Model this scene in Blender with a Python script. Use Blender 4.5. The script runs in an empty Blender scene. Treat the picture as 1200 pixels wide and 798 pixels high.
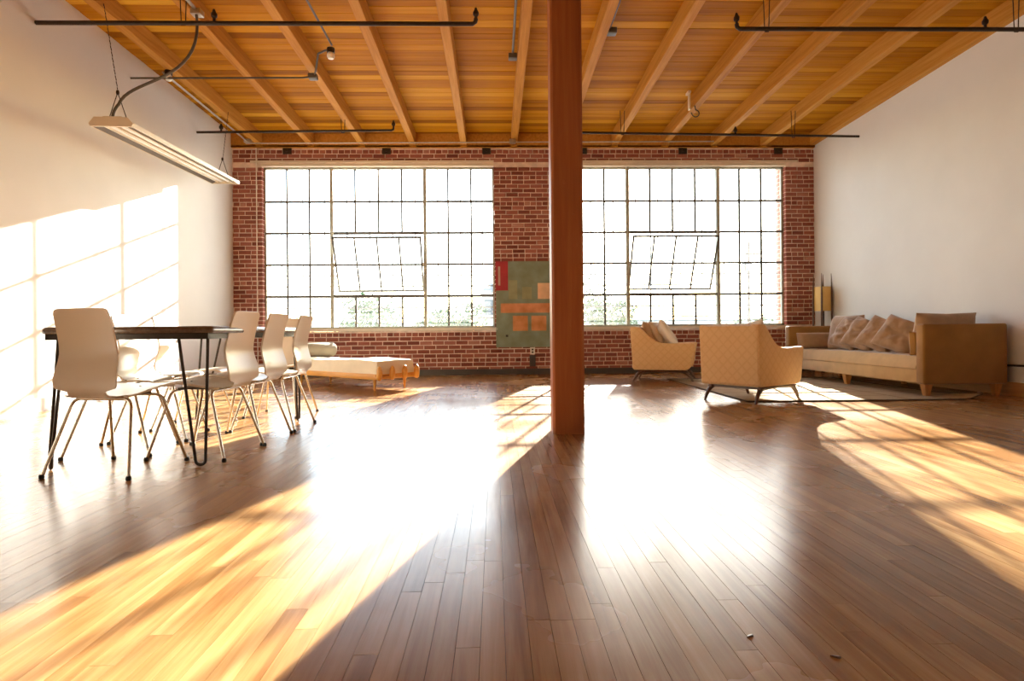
import bpy, bmesh, math, random
from mathutils import Vector, Matrix, noise
R = math.radians
scene = bpy.context.scene
COL = scene.collection
random.seed(7)

# ------------------------------------------------------------------ camera, sky, sun, exposure
EYE = 0.726
cd = bpy.data.cameras.new('camera')
cd.sensor_width = 36.0
cd.lens = 21.6
cd.shift_y = -11.0 / 1200.0
cd.clip_start = 0.05
cd.clip_end = 500
cam = bpy.data.objects.new('camera', cd)
COL.objects.link(cam)
cam.matrix_world = (Matrix.Translation((0, 0, EYE)) @ Matrix.Rotation(-0.0275, 4, 'Z')
                    @ Matrix.Rotation(math.pi / 2, 4, 'X') @ Matrix.Rotation(-0.0085, 4, 'Z'))
scene.camera = cam

SUN_AZ = math.atan(0.273)          # measured from +Y towards +X
SUN_EL = math.atan(0.355)
w = bpy.data.worlds.new('sky')
scene.world = w
w.use_nodes = True
wn = w.node_tree.nodes
bg = wn['Background']
sky = wn.new('ShaderNodeTexSky')
sky.sky_type = 'NISHITA'
sky.sun_disc = False
sky.sun_elevation = SUN_EL
sky.sun_rotation = SUN_AZ
sky.air_density = 1.0
sky.dust_density = 0.5
sky.ozone_density = 1.0
w.node_tree.links.new(sky.outputs[0], bg.inputs[0])
bg.inputs[1].default_value = 0.48

sd = bpy.data.lights.new('sun', 'SUN')
sd.energy = 25.0
sd.angle = R(0.5)
sd.color = (1.0, 0.93, 0.83)
sun = bpy.data.objects.new('sun', sd)
COL.objects.link(sun)
sv = Vector((0.273, 1.0, 0.355 * math.hypot(0.273, 1.0)))
sun.rotation_euler = sv.to_track_quat('Z', 'Y').to_euler()
sun.location = (6, 18, 9)

scene.view_settings.view_transform = 'Standard'
scene.view_settings.look = 'None'
scene.view_settings.exposure = 1.12
scene.view_settings.gamma = 1.0
scene.view_settings.use_curve_mapping = False
scene.cycles.max_bounces = 14
scene.cycles.diffuse_bounces = 8
scene.cycles.transparent_max_bounces = 16
scene.cycles.sample_clamp_indirect = 8.0

def portal(name, x0, x1):
    ld = bpy.data.lights.new(name, 'AREA')
    ld.shape = 'RECTANGLE'
    ld.size = x1 - x0
    ld.size_y = 2.75
    ld.cycles.is_portal = True
    o = bpy.data.objects.new(name, ld)
    COL.objects.link(o)
    o.location = ((x0 + x1) / 2, 10.72, 2.13)
    o.rotation_euler = (R(-90), 0, 0)
portal('window_portal', -3.86, 0.02)
portal('window_portal', 1.06, 4.97)

# ------------------------------------------------------------------ materials
def newmat(name):
    m = bpy.data.materials.new(name)
    m.use_nodes = True
    return m, m.node_tree.nodes, m.node_tree.links, m.node_tree.nodes['Principled BSDF']

def plain(name, col, rough=0.6, metal=0.0, var=0.08, scale=6.0, bump=0.0, bscale=60.0, stretch=(1, 1, 1), spec=0.5, sheen=0.0, coord='Object', col2=None):
    """Principled with a noise-driven colour variation and an optional noise bump."""
    m, n, l, b = newmat(name)
    tc = n.new('ShaderNodeTexCoord')
    mp = n.new('ShaderNodeMapping')
    mp.inputs['Scale'].default_value = stretch
    l.new(tc.outputs[coord], mp.inputs[0])
    nz = n.new('ShaderNodeTexNoise')
    nz.inputs['Scale'].default_value = scale
    nz.inputs['Detail'].default_value = 5
    l.new(mp.outputs[0], nz.inputs['Vector'])
    rp = n.new('ShaderNodeValToRGB')
    rp.color_ramp.elements[0].position = 0.3
    rp.color_ramp.elements[1].position = 0.7
    a = [max(0, c * (1 - var)) for c in col]
    z = [min(1, c * (1 + var)) for c in (col2 or col)]
    rp.color_ramp.elements[0].color = (*a, 1)
    rp.color_ramp.elements[1].color = (*z, 1)
    l.new(nz.outputs['Fac'], rp.inputs[0])
    l.new(rp.outputs[0], b.inputs['Base Color'])
    b.inputs['Roughness'].default_value = rough
    b.inputs['Metallic'].default_value = metal
    b.inputs['Specular IOR Level'].default_value = spec
    if sheen:
        b.inputs['Sheen Weight'].default_value = sheen
    if bump:
        n2 = n.new('ShaderNodeTexNoise')
        n2.inputs['Scale'].default_value = bscale
        n2.inputs['Detail'].default_value = 4
        l.new(mp.outputs[0], n2.inputs['Vector'])
        bp = n.new('ShaderNodeBump')
        bp.inputs['Strength'].default_value = bump
        bp.inputs['Distance'].default_value = 0.01
        l.new(n2.outputs['Fac'], bp.inputs['Height'])
        l.new(bp.outputs[0], b.inputs['Normal'])
    return m

def wood(name, stops, along, rough=0.35, grain=1.0, bump=0.1, rvar=0.0, coat=0.0, tint_amt=0.35, patch=0.0, spec=0.5):
    """Planks: each piece carries a 'tint' attribute; grain runs along axis ALONG (0, 1 or 2) in world position."""
    m, n, l, b = newmat(name)
    g = n.new('ShaderNodeNewGeometry')
    at = n.new('ShaderNodeAttribute')
    at.attribute_name = 'tint'
    sc = [28.0 * grain] * 3
    sc[along] = 1.3 * grain
    add = n.new('ShaderNodeVectorMath'); add.operation = 'MULTIPLY_ADD'
    add.inputs[1].default_value = (1, 1, 1)
    l.new(g.outputs['Position'], add.inputs[0])
    cmb = n.new('ShaderNodeCombineXYZ')
    mul = n.new('ShaderNodeMath'); mul.operation = 'MULTIPLY'; mul.inputs[1].default_value = 37.0
    l.new(at.outputs['Fac'], mul.inputs[0])
    for i in range(3):
        l.new(mul.outputs[0], cmb.inputs[i])
    l.new(cmb.outputs[0], add.inputs[2])
    mp = n.new('ShaderNodeMapping'); mp.inputs['Scale'].default_value = sc
    l.new(add.outputs[0], mp.inputs[0])
    nz = n.new('ShaderNodeTexNoise'); nz.inputs['Scale'].default_value = 1.0
    nz.inputs['Detail'].default_value = 7; nz.inputs['Roughness'].default_value = 0.62; nz.inputs['Distortion'].default_value = 0.35
    l.new(mp.outputs[0], nz.inputs['Vector'])
    # value = grain*(1-t) + tint*t (+ large patches)
    mx = n.new('ShaderNodeMix'); mx.data_type = 'FLOAT'
    mx.inputs[0].default_value = tint_amt
    l.new(nz.outputs['Fac'], mx.inputs[2]); l.new(at.outputs['Fac'], mx.inputs[3])
    val = mx.outputs[0]
    big = n.new('ShaderNodeTexNoise'); big.inputs['Scale'].default_value = 0.9; big.inputs['Detail'].default_value = 5
    l.new(g.outputs['Position'], big.inputs['Vector'])
    if patch:
        m2 = n.new('ShaderNodeMix'); m2.data_type = 'FLOAT'; m2.inputs[0].default_value = patch
        l.new(val, m2.inputs[2]); l.new(big.outputs['Fac'], m2.inputs[3])
        val = m2.outputs[0]
    rp = n.new('ShaderNodeValToRGB')
    e = rp.color_ramp.elements
    e[0].position, e[0].color = stops[0][0], (*stops[0][1], 1)
    e[1].position, e[1].color = stops[-1][0], (*stops[-1][1], 1)
    for p, c in stops[1:-1]:
        k = e.new(p); k.color = (*c, 1)
    l.new(val, rp.inputs[0])
    l.new(rp.outputs[0], b.inputs['Base Color'])
    b.inputs['Specular IOR Level'].default_value = spec
    b.inputs['Coat Weight'].default_value = coat
    b.inputs['Coat Roughness'].default_value = 0.16
    if rvar:
        mr = n.new('ShaderNodeMapRange')
        mr.inputs['From Min'].default_value = 0.3; mr.inputs['From Max'].default_value = 0.7
        mr.inputs['To Min'].default_value = rough - rvar; mr.inputs['To Max'].default_value = rough + rvar
        l.new(big.outputs['Fac'], mr.inputs[0]); l.new(mr.outputs[0], b.inputs['Roughness'])
    else:
        b.inputs['Roughness'].default_value = rough
    if bump:
        bp = n.new('ShaderNodeBump'); bp.inputs['Strength'].default_value = bump; bp.inputs['Distance'].default_value = 0.004
        l.new(nz.outputs['Fac'], bp.inputs['Height']); l.new(bp.outputs[0], b.inputs['Normal'])
    return m

M = {}
M['floor'] = wood('varnished_maple', [(0.25, (.12, .048, .014)), (0.42, (.26, .122, .040)), (0.55, (.40, .22, .085)), (0.75, (.60, .40, .18))], 1,
                  rough=0.25, rvar=0.07, bump=0.08, tint_amt=0.22, patch=0.42, spec=0.5)
M['deck'] = wood('pine_deck', [(0.22, (.24, .082, .002)), (0.45, (.44, .175, .006)), (0.6, (.56, .25, .010)), (0.8, (.70, .38, .035))], 0,
                 rough=0.6, grain=.5, bump=0.12, tint_amt=0.5, spec=0.08)
M['joist'] = wood('fir_joist', [(0.25, (.37, .15, .022)), (0.5, (.52, .235, .040)), (0.75, (.63, .33, .075))], 1, rough=0.6, bump=0.12, tint_amt=0.2, spec=0.1)
M['post'] = wood('fir_post', [(0.25, (.28, .078, .020)), (0.5, (.40, .125, .034)), (0.75, (.50, .185, .055))], 2, rough=0.5, grain=0.45, bump=0.2, tint_amt=0.05, spec=0.35)
M['brick'] = wood('red_brick', [(0.2, (.16, .046, .036)), (0.45, (.30, .100, .074)), (0.65, (.40, .155, .115)), (0.85, (.56, .32, .25))], 0, rough=0.9, grain=1.6, bump=0.5, tint_amt=0.55, spec=0.15)
M['mortar'] = plain('mortar', (.80, .64, .53), 0.95, var=.18, scale=9, bump=.4, bscale=90, coord='Object', spec=.1)
M['plaster'] = plain('white_plaster', (.815, .815, .805), 0.55, var=.025, scale=1.6, bump=.12, bscale=14, spec=.3)
M['cream'] = plain('cream_paint', (.74, .63, .47), 0.5, var=.06, scale=5)
M['sill'] = plain('pale_concrete', (.78, .70, .58), 0.75, var=.08, scale=8, bump=.2)
M['steel_green'] = plain('grey_green_steel', (.42, .42, .34), 0.5, var=.12, scale=12)
M['steel_dark'] = plain('dark_steel', (.10, .09, .075), 0.5, var=.15, scale=12)
M['black_iron'] = plain('black_iron', (.035, .024, .018), 0.5, metal=.3, var=.2, scale=20)
M['galv'] = plain('galvanised_steel', (.50, .46, .40), 0.35, metal=.8, var=.15, scale=20)
M['chrome'] = plain('satin_chrome', (.72, .66, .56), 0.2, metal=1.0, var=.03)
M['rubber'] = plain('black_rubber', (.02, .017, .014), 0.6)
M['baseboard_dark'] = plain('dark_baseboard', (.055, .048, .042), 0.45, var=.2, scale=4)
M['baseboard_oak'] = plain('oak_baseboard', (.50, .30, .13), 0.4, var=.15, scale=3, stretch=(8, .6, 8))
M['shell'] = plain('cream_lacquered_ply', (.86, .76, .62), 0.28, var=.015, scale=2)
M['table_top'] = plain('dark_stained_top', (.13, .085, .06), 0.22, var=.2, scale=4, stretch=(12, 1, 12))
M['enamel'] = plain('aged_enamel', (.72, .62, .46), 0.4, var=.06, scale=5)
M['recess_shade'] = plain('painted_recess_shade', (.10, .07, .038), 0.5, var=.08)  # dark brown paints in the shade of the fixture recess
M['reflector'] = plain('white_reflector', (.86, .80, .68), 0.35, var=.03)
M['tube'] = plain('unlit_tube', (.88, .85, .80), 0.25, var=.01)
M['bulb'] = plain('white_bulb', (.92, .90, .84), 0.25, var=.01)
M['velvet'] = plain('ochre_velvet', (.34, .175, .045), 0.85, var=.14, scale=5, bump=.15, bscale=40, spec=.2, sheen=.35)
M['velvet_seat'] = plain('pale_gold_velvet', (.56, .37, .17), 0.85, var=.10, scale=6, bump=.15, bscale=40, spec=.2, sheen=.35)
M['taupe'] = plain('taupe_velvet', (.43, .28, .17), 0.8, var=.14, scale=7, bump=.2, bscale=30, spec=.25, sheen=.5)
M['leg_oak'] = plain('honey_oak', (.52, .25, .075), 0.4, var=.18, scale=5, stretch=(6, 6, 1))
M['walnut'] = plain('dark_walnut', (.105, .052, .026), 0.35, var=.25, scale=6, stretch=(1, 6, 6))
M['bed_wood'] = plain('amber_beech', (.66, .31, .055), 0.35, var=.12, scale=4, stretch=(1, 8, 8))
M['blanket'] = plain('cream_blanket', (.78, .68, .51), 0.9, var=.07, scale=5, bump=.25, bscale=45, sheen=.3)
M['bolster'] = plain('olive_grey_cloth', (.40, .36, .27), 0.9, var=.08, scale=8, bump=.2, bscale=80)
M['white_cloth'] = plain('white_linen', (.84, .80, .72), 0.9, var=.05, scale=6, bump=.2, bscale=50)
M['tan_cloth'] = plain('tan_linen', (.58, .40, .25), 0.9, var=.06, scale=6, bump=.2, bscale=50)
M['cream_cloth'] = plain('cream_linen', (.76, .66, .51), 0.9, var=.06, scale=6, bump=.2, bscale=50)
M['lampshade'] = plain('parchment_shade', (.78, .52, .17), 0.7, var=.05, scale=8)
M['white_plastic'] = plain('white_plastic', (.85, .80, .70), 0.35, var=.01)
M['slot'] = plain('slot_dark', (.05, .04, .03), 0.6)
M['bark'] = plain('bark', (.14, .10, .07), 0.9, var=.2)
M['leaf'] = plain('leaf_green', (.10, .15, .06), 0.7, var=.3, scale=2)
M['leaf_b'] = plain('leaf_olive', (.14, .16, .07), 0.7, var=.3, scale=2)
M['stucco'] = plain('pale_stucco', (.66, .60, .52), 0.9, var=.06)
M['roofing'] = plain('grey_roofing', (.30, .30, .30), 0.9, var=.1)
M['asphalt'] = plain('pale_paving', (.42, .40, .37), 0.95, var=.12, scale=.4)
M['window_dark'] = plain('far_glass', (.10, .12, .14), 0.15, var=.05)

def fabric(name, c1, c2, scale):
    """Woven diamond lattice cloth in object space: diagonals of the side and back faces."""
    m, n, l, b = newmat(name)
    tc = n.new('ShaderNodeTexCoord')
    sep = n.new('ShaderNodeSeparateXYZ'); l.new(tc.outputs['Object'], sep.inputs[0])
    def math_(op, a, bb):
        k = n.new('ShaderNodeMath'); k.operation = op
        for i, v in enumerate((a, bb)):
            if v is None: continue
            if isinstance(v, (int, float)): k.inputs[i].default_value = v
            else: l.new(v, k.inputs[i])
        return k.outputs[0]
    h = math_('ADD', sep.outputs['X'], sep.outputs['Y'])
    d1 = math_('MULTIPLY', math_('ADD', h, sep.outputs['Z']), scale)
    d2 = math_('MULTIPLY', math_('SUBTRACT', h, sep.outputs['Z']), scale)
    s1 = math_('ABSOLUTE', math_('SINE', d1, None), None)
    s2 = math_('ABSOLUTE', math_('SINE', d2, None), None)
    v = math_('MINIMUM', s1, s2)
    nz = n.new('ShaderNodeTexNoise'); nz.inputs['Scale'].default_value = 14
    l.new(tc.outputs['Object'], nz.inputs['Vector'])
    v2 = math_('ADD', math_('MULTIPLY', v, .8), math_('MULTIPLY', nz.outputs['Fac'], .35))
    rp = n.new('ShaderNodeValToRGB')
    rp.color_ramp.elements[0].position = .15; rp.color_ramp.elements[0].color = (*c2, 1)
    rp.color_ramp.elements[1].position = .6; rp.color_ramp.elements[1].color = (*c1, 1)
    l.new(v2, rp.inputs[0]); l.new(rp.outputs[0], b.inputs['Base Color'])
    b.inputs['Roughness'].default_value = .9
    b.inputs['Specular IOR Level'].default_value = .2
    b.inputs['Sheen Weight'].default_value = .3
    bp = n.new('ShaderNodeBump'); bp.inputs['Strength'].default_value = .25; bp.inputs['Distance'].default_value = .006
    l.new(v, bp.inputs['Height']); l.new(bp.outputs[0], b.inputs['Normal'])
    return m
M['lattice'] = fabric('diamond_lattice_cloth', (.80, .55, .28), (.74, .49, .24), 30.0)

def rug_mat():
    m, n, l, b = newmat('woven_jute')
    tc = n.new('ShaderNodeTexCoord')
    br = n.new('ShaderNodeTexBrick')
    br.offset = 0
    br.inputs['Scale'].default_value = 1.0
    br.inputs['Brick Width'].default_value = .42; br.inputs['Row Height'].default_value = .42
    br.inputs['Mortar Size'].default_value = .018; br.inputs['Mortar Smooth'].default_value = .4
    br.inputs['Color1'].default_value = (.42, .32, .19, 1); br.inputs['Color2'].default_value = (.38, .28, .165, 1)
    br.inputs['Mortar'].default_value = (.25, .17, .09, 1)
    l.new(tc.outputs['Object'], br.inputs['Vector'])
    l.new(br.outputs['Color'], b.inputs['Base Color'])
    nz = n.new('ShaderNodeTexNoise'); nz.inputs['Scale'].default_value = 120
    l.new(tc.outputs['Object'], nz.inputs['Vector'])
    bp = n.new('ShaderNodeBump'); bp.inputs['Strength'].default_value = .5; bp.inputs['Distance'].default_value = .006
    l.new(nz.outputs['Fac'], bp.inputs['Height']); l.new(bp.outputs[0], b.inputs['Normal'])
    b.inputs['Roughness'].default_value = .95; b.inputs['Specular IOR Level'].default_value = .1
    return m
M['rug'] = rug_mat()
M['rug_edge'] = plain('rug_binding', (.10, .065, .035), .9, var=.15, scale=10)

def outer_brick():
    m, n, l, b = newmat('outer_leaf_brick')
    tc = n.new('ShaderNodeTexCoord')
    sp = n.new('ShaderNodeSeparateXYZ'); l.new(tc.outputs['Object'], sp.inputs[0])
    ad = n.new('ShaderNodeMath'); ad.operation = 'ADD'
    l.new(sp.outputs['X'], ad.inputs[0]); l.new(sp.outputs['Y'], ad.inputs[1])
    cb = n.new('ShaderNodeCombineXYZ'); l.new(ad.outputs[0], cb.inputs[0]); l.new(sp.outputs['Z'], cb.inputs[1])
    br = n.new('ShaderNodeTexBrick')
    br.inputs['Scale'].default_value = 1.0
    br.inputs['Brick Width'].default_value = .205; br.inputs['Row Height'].default_value = .0727; br.inputs['Mortar Size'].default_value = .006
    br.inputs['Color1'].default_value = (.30, .12, .07, 1); br.inputs['Color2'].default_value = (.22, .08, .05, 1); br.inputs['Mortar'].default_value = (.5, .4, .32, 1)
    l.new(cb.outputs[0], br.inputs['Vector']); l.new(br.outputs['Color'], b.inputs['Base Color'])
    b.inputs['Roughness'].default_value = .9
    return m
M['outer_brick'] = outer_brick()

def glass():
    """Old float glass: clear, a faint mirror at grazing angles and a thin scattering veil that imitates lens glare."""
    m, n, l, b = newmat('glare_veiled_glass')
    n.remove(b)
    out = n['Material Output']
    tr = n.new('ShaderNodeBsdfTransparent'); tr.inputs[0].default_value = (.97, .985, .975, 1)
    du = n.new('ShaderNodeBsdfTranslucent'); du.inputs[0].default_value = (.92, .95, .95, 1)  # scatter layer put in as the haze of lens glare
    gl = n.new('ShaderNodeBsdfGlossy'); gl.inputs['Roughness'].default_value = .02
    tc = n.new('ShaderNodeTexCoord')
    nz = n.new('ShaderNodeTexNoise'); nz.inputs['Scale'].default_value = 3
    l.new(tc.outputs['Object'], nz.inputs['Vector'])
    mr = n.new('ShaderNodeMapRange'); mr.inputs['To Min'].default_value = .008; mr.inputs['To Max'].default_value = .024
    l.new(nz.outputs['Fac'], mr.inputs[0])
    m1 = n.new('ShaderNodeMixShader'); l.new(mr.outputs[0], m1.inputs[0]); l.new(tr.outputs[0], m1.inputs[1]); l.new(du.outputs[0], m1.inputs[2])
    fr = n.new('ShaderNodeFresnel'); fr.inputs[0].default_value = 1.3
    m2 = n.new('ShaderNodeMixShader'); l.new(fr.outputs[0], m2.inputs[0]); l.new(m1.outputs[0], m2.inputs[1]); l.new(gl.outputs[0], m2.inputs[2])
    l.new(m2.outputs[0], out.inputs['Surface'])
    return m
M['glass'] = glass()

# ------------------------------------------------------------------ mesh helpers
class MB:
    def __init__(s):
        s.v, s.f, s.m, s.t = [], [], [], []
        s.smooth = []
    def add(s, verts, faces, mat=0, tint=0.5, smooth=False):
        o = len(s.v)
        s.v += [tuple(p) for p in verts]
        for f in faces:
            s.f.append(tuple(i + o for i in f)); s.m.append(mat); s.t.append(tint); s.smooth.append(smooth)
        return s
    def box(s, x0, x1, y0, y1, z0, z1, mat=0, tint=0.5, mtx=None):
        p = [(x0, y0, z0), (x1, y0, z0), (x1, y1, z0), (x0, y1, z0), (x0, y0, z1), (x1, y0, z1), (x1, y1, z1), (x0, y1, z1)]
        if mtx: p = [mtx @ Vector(q) for q in p]
        return s.add(p, [(0, 3, 2, 1), (4, 5, 6, 7), (0, 1, 5, 4), (1, 2, 6, 5), (2, 3, 7, 6), (3, 0, 4, 7)], mat, tint)
    def rbox(s, x0, x1, y0, y1, z0, z1, r=.01, seg=3, mat=0, tint=.5, mtx=None, smooth=True):
        bm = bmesh.new()
        bmesh.ops.create_cube(bm, size=1)
        for v in bm.verts:
            v.co = ((x0 + x1) / 2 + v.co.x * (x1 - x0), (y0 + y1) / 2 + v.co.y * (y1 - y0), (z0 + z1) / 2 + v.co.z * (z1 - z0))
        bmesh.ops.bevel(bm, geom=list(bm.edges), offset=r, segments=seg, affect='EDGES', profile=.5)
        return s.bm(bm, mat, tint, mtx, smooth)
    def bm(s, bm, mat=0, tint=.5, mtx=None, smooth=True):
        bm.verts.index_update()
        vs = [(mtx @ v.co if mtx else v.co.copy()) for v in bm.verts]
        s.add(vs, [[v.index for v in f.verts] for f in bm.faces], mat, tint, smooth)
        bm.free()
        return s
    def tube(s, path, r, n=8, mat=0, caps=True, flat=1.0):
        """Sweep a circle of radius r (number or list) along a polyline with a steady frame."""
        P = [Vector(p) for p in path]
        rr = r if isinstance(r, (list, tuple)) else [r] * len(P)
        T = []
        for i in range(len(P)):
            a, b = P[max(0, i - 1)], P[min(len(P) - 1, i + 1)]
            T.append((b - a).normalized())
        ref = Vector((0, 0, 1)) if abs(T[0].z) < .9 else Vector((1, 0, 0))
        u = (ref - T[0] * ref.dot(T[0])).normalized()
        vs = []
        for i, p in enumerate(P):
            u = (u - T[i] * u.dot(T[i])).normalized()
            v = T[i].cross(u)
            for k in range(n):
                a = 2 * math.pi * k / n
                vs.append(p + u * (math.cos(a) * rr[i]) + v * (math.sin(a) * rr[i] * flat))
        fs = []
        for i in range(len(P) - 1):
            for k in range(n):
                k2 = (k + 1) % n
                fs.append((i * n + k, i * n + k2, (i + 1) * n + k2, (i + 1) * n + k))
        if caps:
            fs.append(tuple(range(n - 1, -1, -1)))
            fs.append(tuple(range((len(P) - 1) * n, len(P) * n)))
        return s.add(vs, fs, mat, .5, True)
    def prism(s, poly, w0, w1, axis='X', mat=0, smooth=False):
        """Extrude a 2-D polygon from w0 to w1 along an axis; poly lies in the other two."""
        def P(a, b, c):
            return {'X': (c, a, b), 'Y': (a, c, b), 'Z': (a, b, c)}[axis]
        n = len(poly)
        vs = [P(a, b, w0) for a, b in poly] + [P(a, b, w1) for a, b in poly]
        fs = [tuple(range(n - 1, -1, -1)), tuple(range(n, 2 * n))] + [(i, (i + 1) % n, (i + 1) % n + n, i + n) for i in range(n)]
        return s.add(vs, fs, mat, .5, smooth)
    def lathe(s, prof, n=16, mat=0, c=(0, 0, 0)):
        vs = []
        for r, z in prof:
            for k in range(n):
                a = 2 * math.pi * k / n
                vs.append((c[0] + r * math.cos(a), c[1] + r * math.sin(a), c[2] + z))
        fs = [(i * n + k, i * n + (k + 1) % n, (i + 1) * n + (k + 1) % n, (i + 1) * n + k) for i in range(len(prof) - 1) for k in range(n)]
        fs.append(tuple(range(n - 1, -1, -1))); fs.append(tuple(range((len(prof) - 1) * n, len(prof) * n)))
        return s.add(vs, fs, mat, .5, True)
    def mesh(s, name, mats):
        me = bpy.data.meshes.new(name)
        me.from_pydata(s.v, [], s.f)
        for mm in (mats if isinstance(mats, (list, tuple)) else [mats]):
            me.materials.append(M[mm] if isinstance(mm, str) else mm)
        me.polygons.foreach_set('material_index', s.m)
        me.polygons.foreach_set('use_smooth', s.smooth)
        at = me.attributes.new('tint', 'FLOAT', 'FACE')
        at.data.foreach_set('value', s.t)
        me.update()
        return me
    def build(s, name, mats, parent=None, loc=None, fix=True):
        me = s.mesh(name, mats)
        if fix:
            bm = bmesh.new(); bm.from_mesh(me)
            bmesh.ops.recalc_face_normals(bm, faces=list(bm.faces))
            bm.to_mesh(me); bm.free()
        if any(s.smooth):
            me.set_sharp_from_angle(angle=R(40))
        return link(name, me, parent, loc)

def link(name, me, parent=None, loc=None):
    o = bpy.data.objects.new(name, me)
    COL.objects.link(o)
    if parent: o.parent = parent
    if loc: o.location = loc
    return o

def empty(name, loc=(0, 0, 0), rz=0.0):
    o = bpy.data.objects.new(name, None)
    COL.objects.link(o)
    o.location = loc
    o.rotation_euler = (0, 0, rz)
    o.empty_display_size = .1
    return o

def tag(o, label=None, cat=None, group=None, kind=None):
    if label: o['label'] = label
    if cat: o['category'] = cat
    if group: o['group'] = group
    if kind: o['kind'] = kind
    return o

def children(o):
    return list(o.children)

def dup(o, parent=None):
    c = o.copy()
    COL.objects.link(c)
    c.parent = parent
    for k in children(o):
        dup(k, c)
    return c

def bez(p0, p1, p2, n=8):
    p0, p1, p2 = Vector(p0), Vector(p1), Vector(p2)
    return [p0 * (1 - t) ** 2 + p1 * 2 * t * (1 - t) + p2 * t * t for t in [i / n for i in range(n + 1)]]

def bez3(p0, p1, p2, p3, n=12):
    p0, p1, p2, p3 = map(Vector, (p0, p1, p2, p3))
    return [p0 * (1 - t) ** 3 + p1 * 3 * t * (1 - t) ** 2 + p2 * 3 * t * t * (1 - t) + p3 * t ** 3 for t in [i / n for i in range(n + 1)]]

# ------------------------------------------------------------------ room dimensions
XL, XR, YB, YR = -4.33, 5.44, 10.30, -3.2
ZS = lambda y: 4.03 + 0.022 * (YB - y)          # underside of the roof deck
SILL, HEAD = 0.79, 3.50
WIN = [(-3.844, -2.725, -1.165, 0.0), (1.082, 2.268, 3.822, 4.950)]
YG = 10.42                                       # plane of the glass

# floor: sub-floor + strip boards
fl = MB().box(XL - .2, XR + .2, YR - .2, YB + .02, -.12, -.022).build('floor', 'baseboard_dark')
tag(fl, kind='structure')
rnd = random.Random(3)
PITCH = .0572
boards = []
x = XL
while x < XR:
    y = YR + rnd.uniform(-1.5, 0)
    while y < YB:
        L = rnd.choice((.6, .9, 1.2, 1.5, 1.8, 2.3)) * rnd.uniform(.85, 1.15)
        y0, y1 = max(y, YR), min(y + L, YB + .01)
        if y1 - y0 > .05:
            boards.append((x, min(x + PITCH, XR), y0, y1))
        y += L
    x += PITCH
def board_score(b):
    xm, ym = (b[0] + b[1]) / 2, (max(b[2], 1.2) + b[3]) / 2
    if b[3] < 1.5: return 0
    if abs(xm / ym - .02) > .80: return 0
    y0 = max(b[2], 1.27 if abs(xm) < 9 else b[2])
    return 1 / max(y0, .5) ** 2 - 1 / b[3] ** 2 if y0 < b[3] else 0
order = sorted(range(len(boards)), key=lambda i: -board_score(boards[i]))
single = set(order[:300])
def floor_board(mb, b):
    g = .0005
    t = rnd.random()
    za, zb = -rnd.random() * .00035, -rnd.random() * .00035
    zc, zd = za - rnd.random() * .0003, zb - rnd.random() * .0003
    x0, x1, y0, y1 = b[0] + g, b[1] - g, b[2] + g, b[3] - g
    v = [(x0, y0, -.021), (x1, y0, -.021), (x1, y1, -.021), (x0, y1, -.021), (x0, y0, za), (x1, y0, zb), (x1, y1, zd), (x0, y1, zc)]
    f = [(4, 5, 6, 7), (0, 1, 5, 4), (1, 2, 6, 5), (2, 3, 7, 6), (3, 0, 4, 7)]
    mb.add(v, f, 0, t)
rest = MB()
for i, b in enumerate(boards):
    if i in single:
        mb = MB()
        c = ((b[0] + b[1]) / 2, (b[2] + b[3]) / 2, 0)
        floor_board(mb, (b[0] - c[0], b[1] - c[0], b[2] - c[1], b[3] - c[1]))
        mb.build('floor_board', 'floor', fl, c, fix=False)
    else:
        floor_board(rest, b)
tag(rest.build('floor_boarding', 'floor', fl, fix=False), kind='stuff')

# side walls, rear wall
tag(MB().box(XL - .2, XL, YR - .2, YB + .4, -.12, 4.6).build('wall_left', 'plaster'), kind='structure')
tag(MB().box(XR, XR + .2, YR - .2, YB + .4, -.12, 4.6).build('wall_right', 'plaster'), kind='structure')
tag(MB().box(XL, XR, YR - .2, YR, -.12, 4.6).build('wall_rear', 'plaster'), kind='structure')
tag(MB().box(XL + .001, XL + .018, YR, YB - .02, 0, .13).build('baseboard_left', 'plaster'), kind='structure')
tag(MB().box(XR - .022, XR - .001, YR, YB - .02, 0, .145).build('baseboard_right', 'baseboard_oak'), kind='structure')
tag(MB().box(XL + .02, XR - .024, YB - .022, YB - .001, 0, .095).build('baseboard_back', 'baseboard_dark'), kind='structure')

# ------------------------------------------------------------------ brick wall
wb = MB()
Yc0, Yc1 = YB + .010, YB + .36
ZT = 4.25
def core(x0, x1, z0, z1): wb.box(x0, x1, Yc0, Yc1, z0, z1)
o_ = .008
w0, w1 = WIN
core(XL, XR, -.12, SILL - .05)
core(XL, XR, HEAD + .04, ZT)
core(XL, w0[0] - o_, SILL - .05, HEAD + .04)
core(w0[3] + o_, w1[0] - o_, SILL - .05, HEAD + .04)
core(w1[3] + o_, XR, SILL - .05, HEAD + .04)
wall = wb.build('wall_back', 'mortar')
tag(wall, kind='structure')
ob = MB()
for a, b in ((XL - .2, w0[0] - .001), (w0[3] + .001, w1[0] - .001), (w1[3] + .001, XR + .2)):
    ob.box(a, b, YG + .06, YB + .375, SILL - .06, HEAD + .05)
ob.box(XL - .2, XR + .2, YB + .361, YB + .375, -4.5, SILL - .05)
ob.box(XL - .2, XR + .2, YB + .361, YB + .375, HEAD + .05, 5.2)
ob.build('outer_leaf', 'outer_brick', wall)

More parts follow.
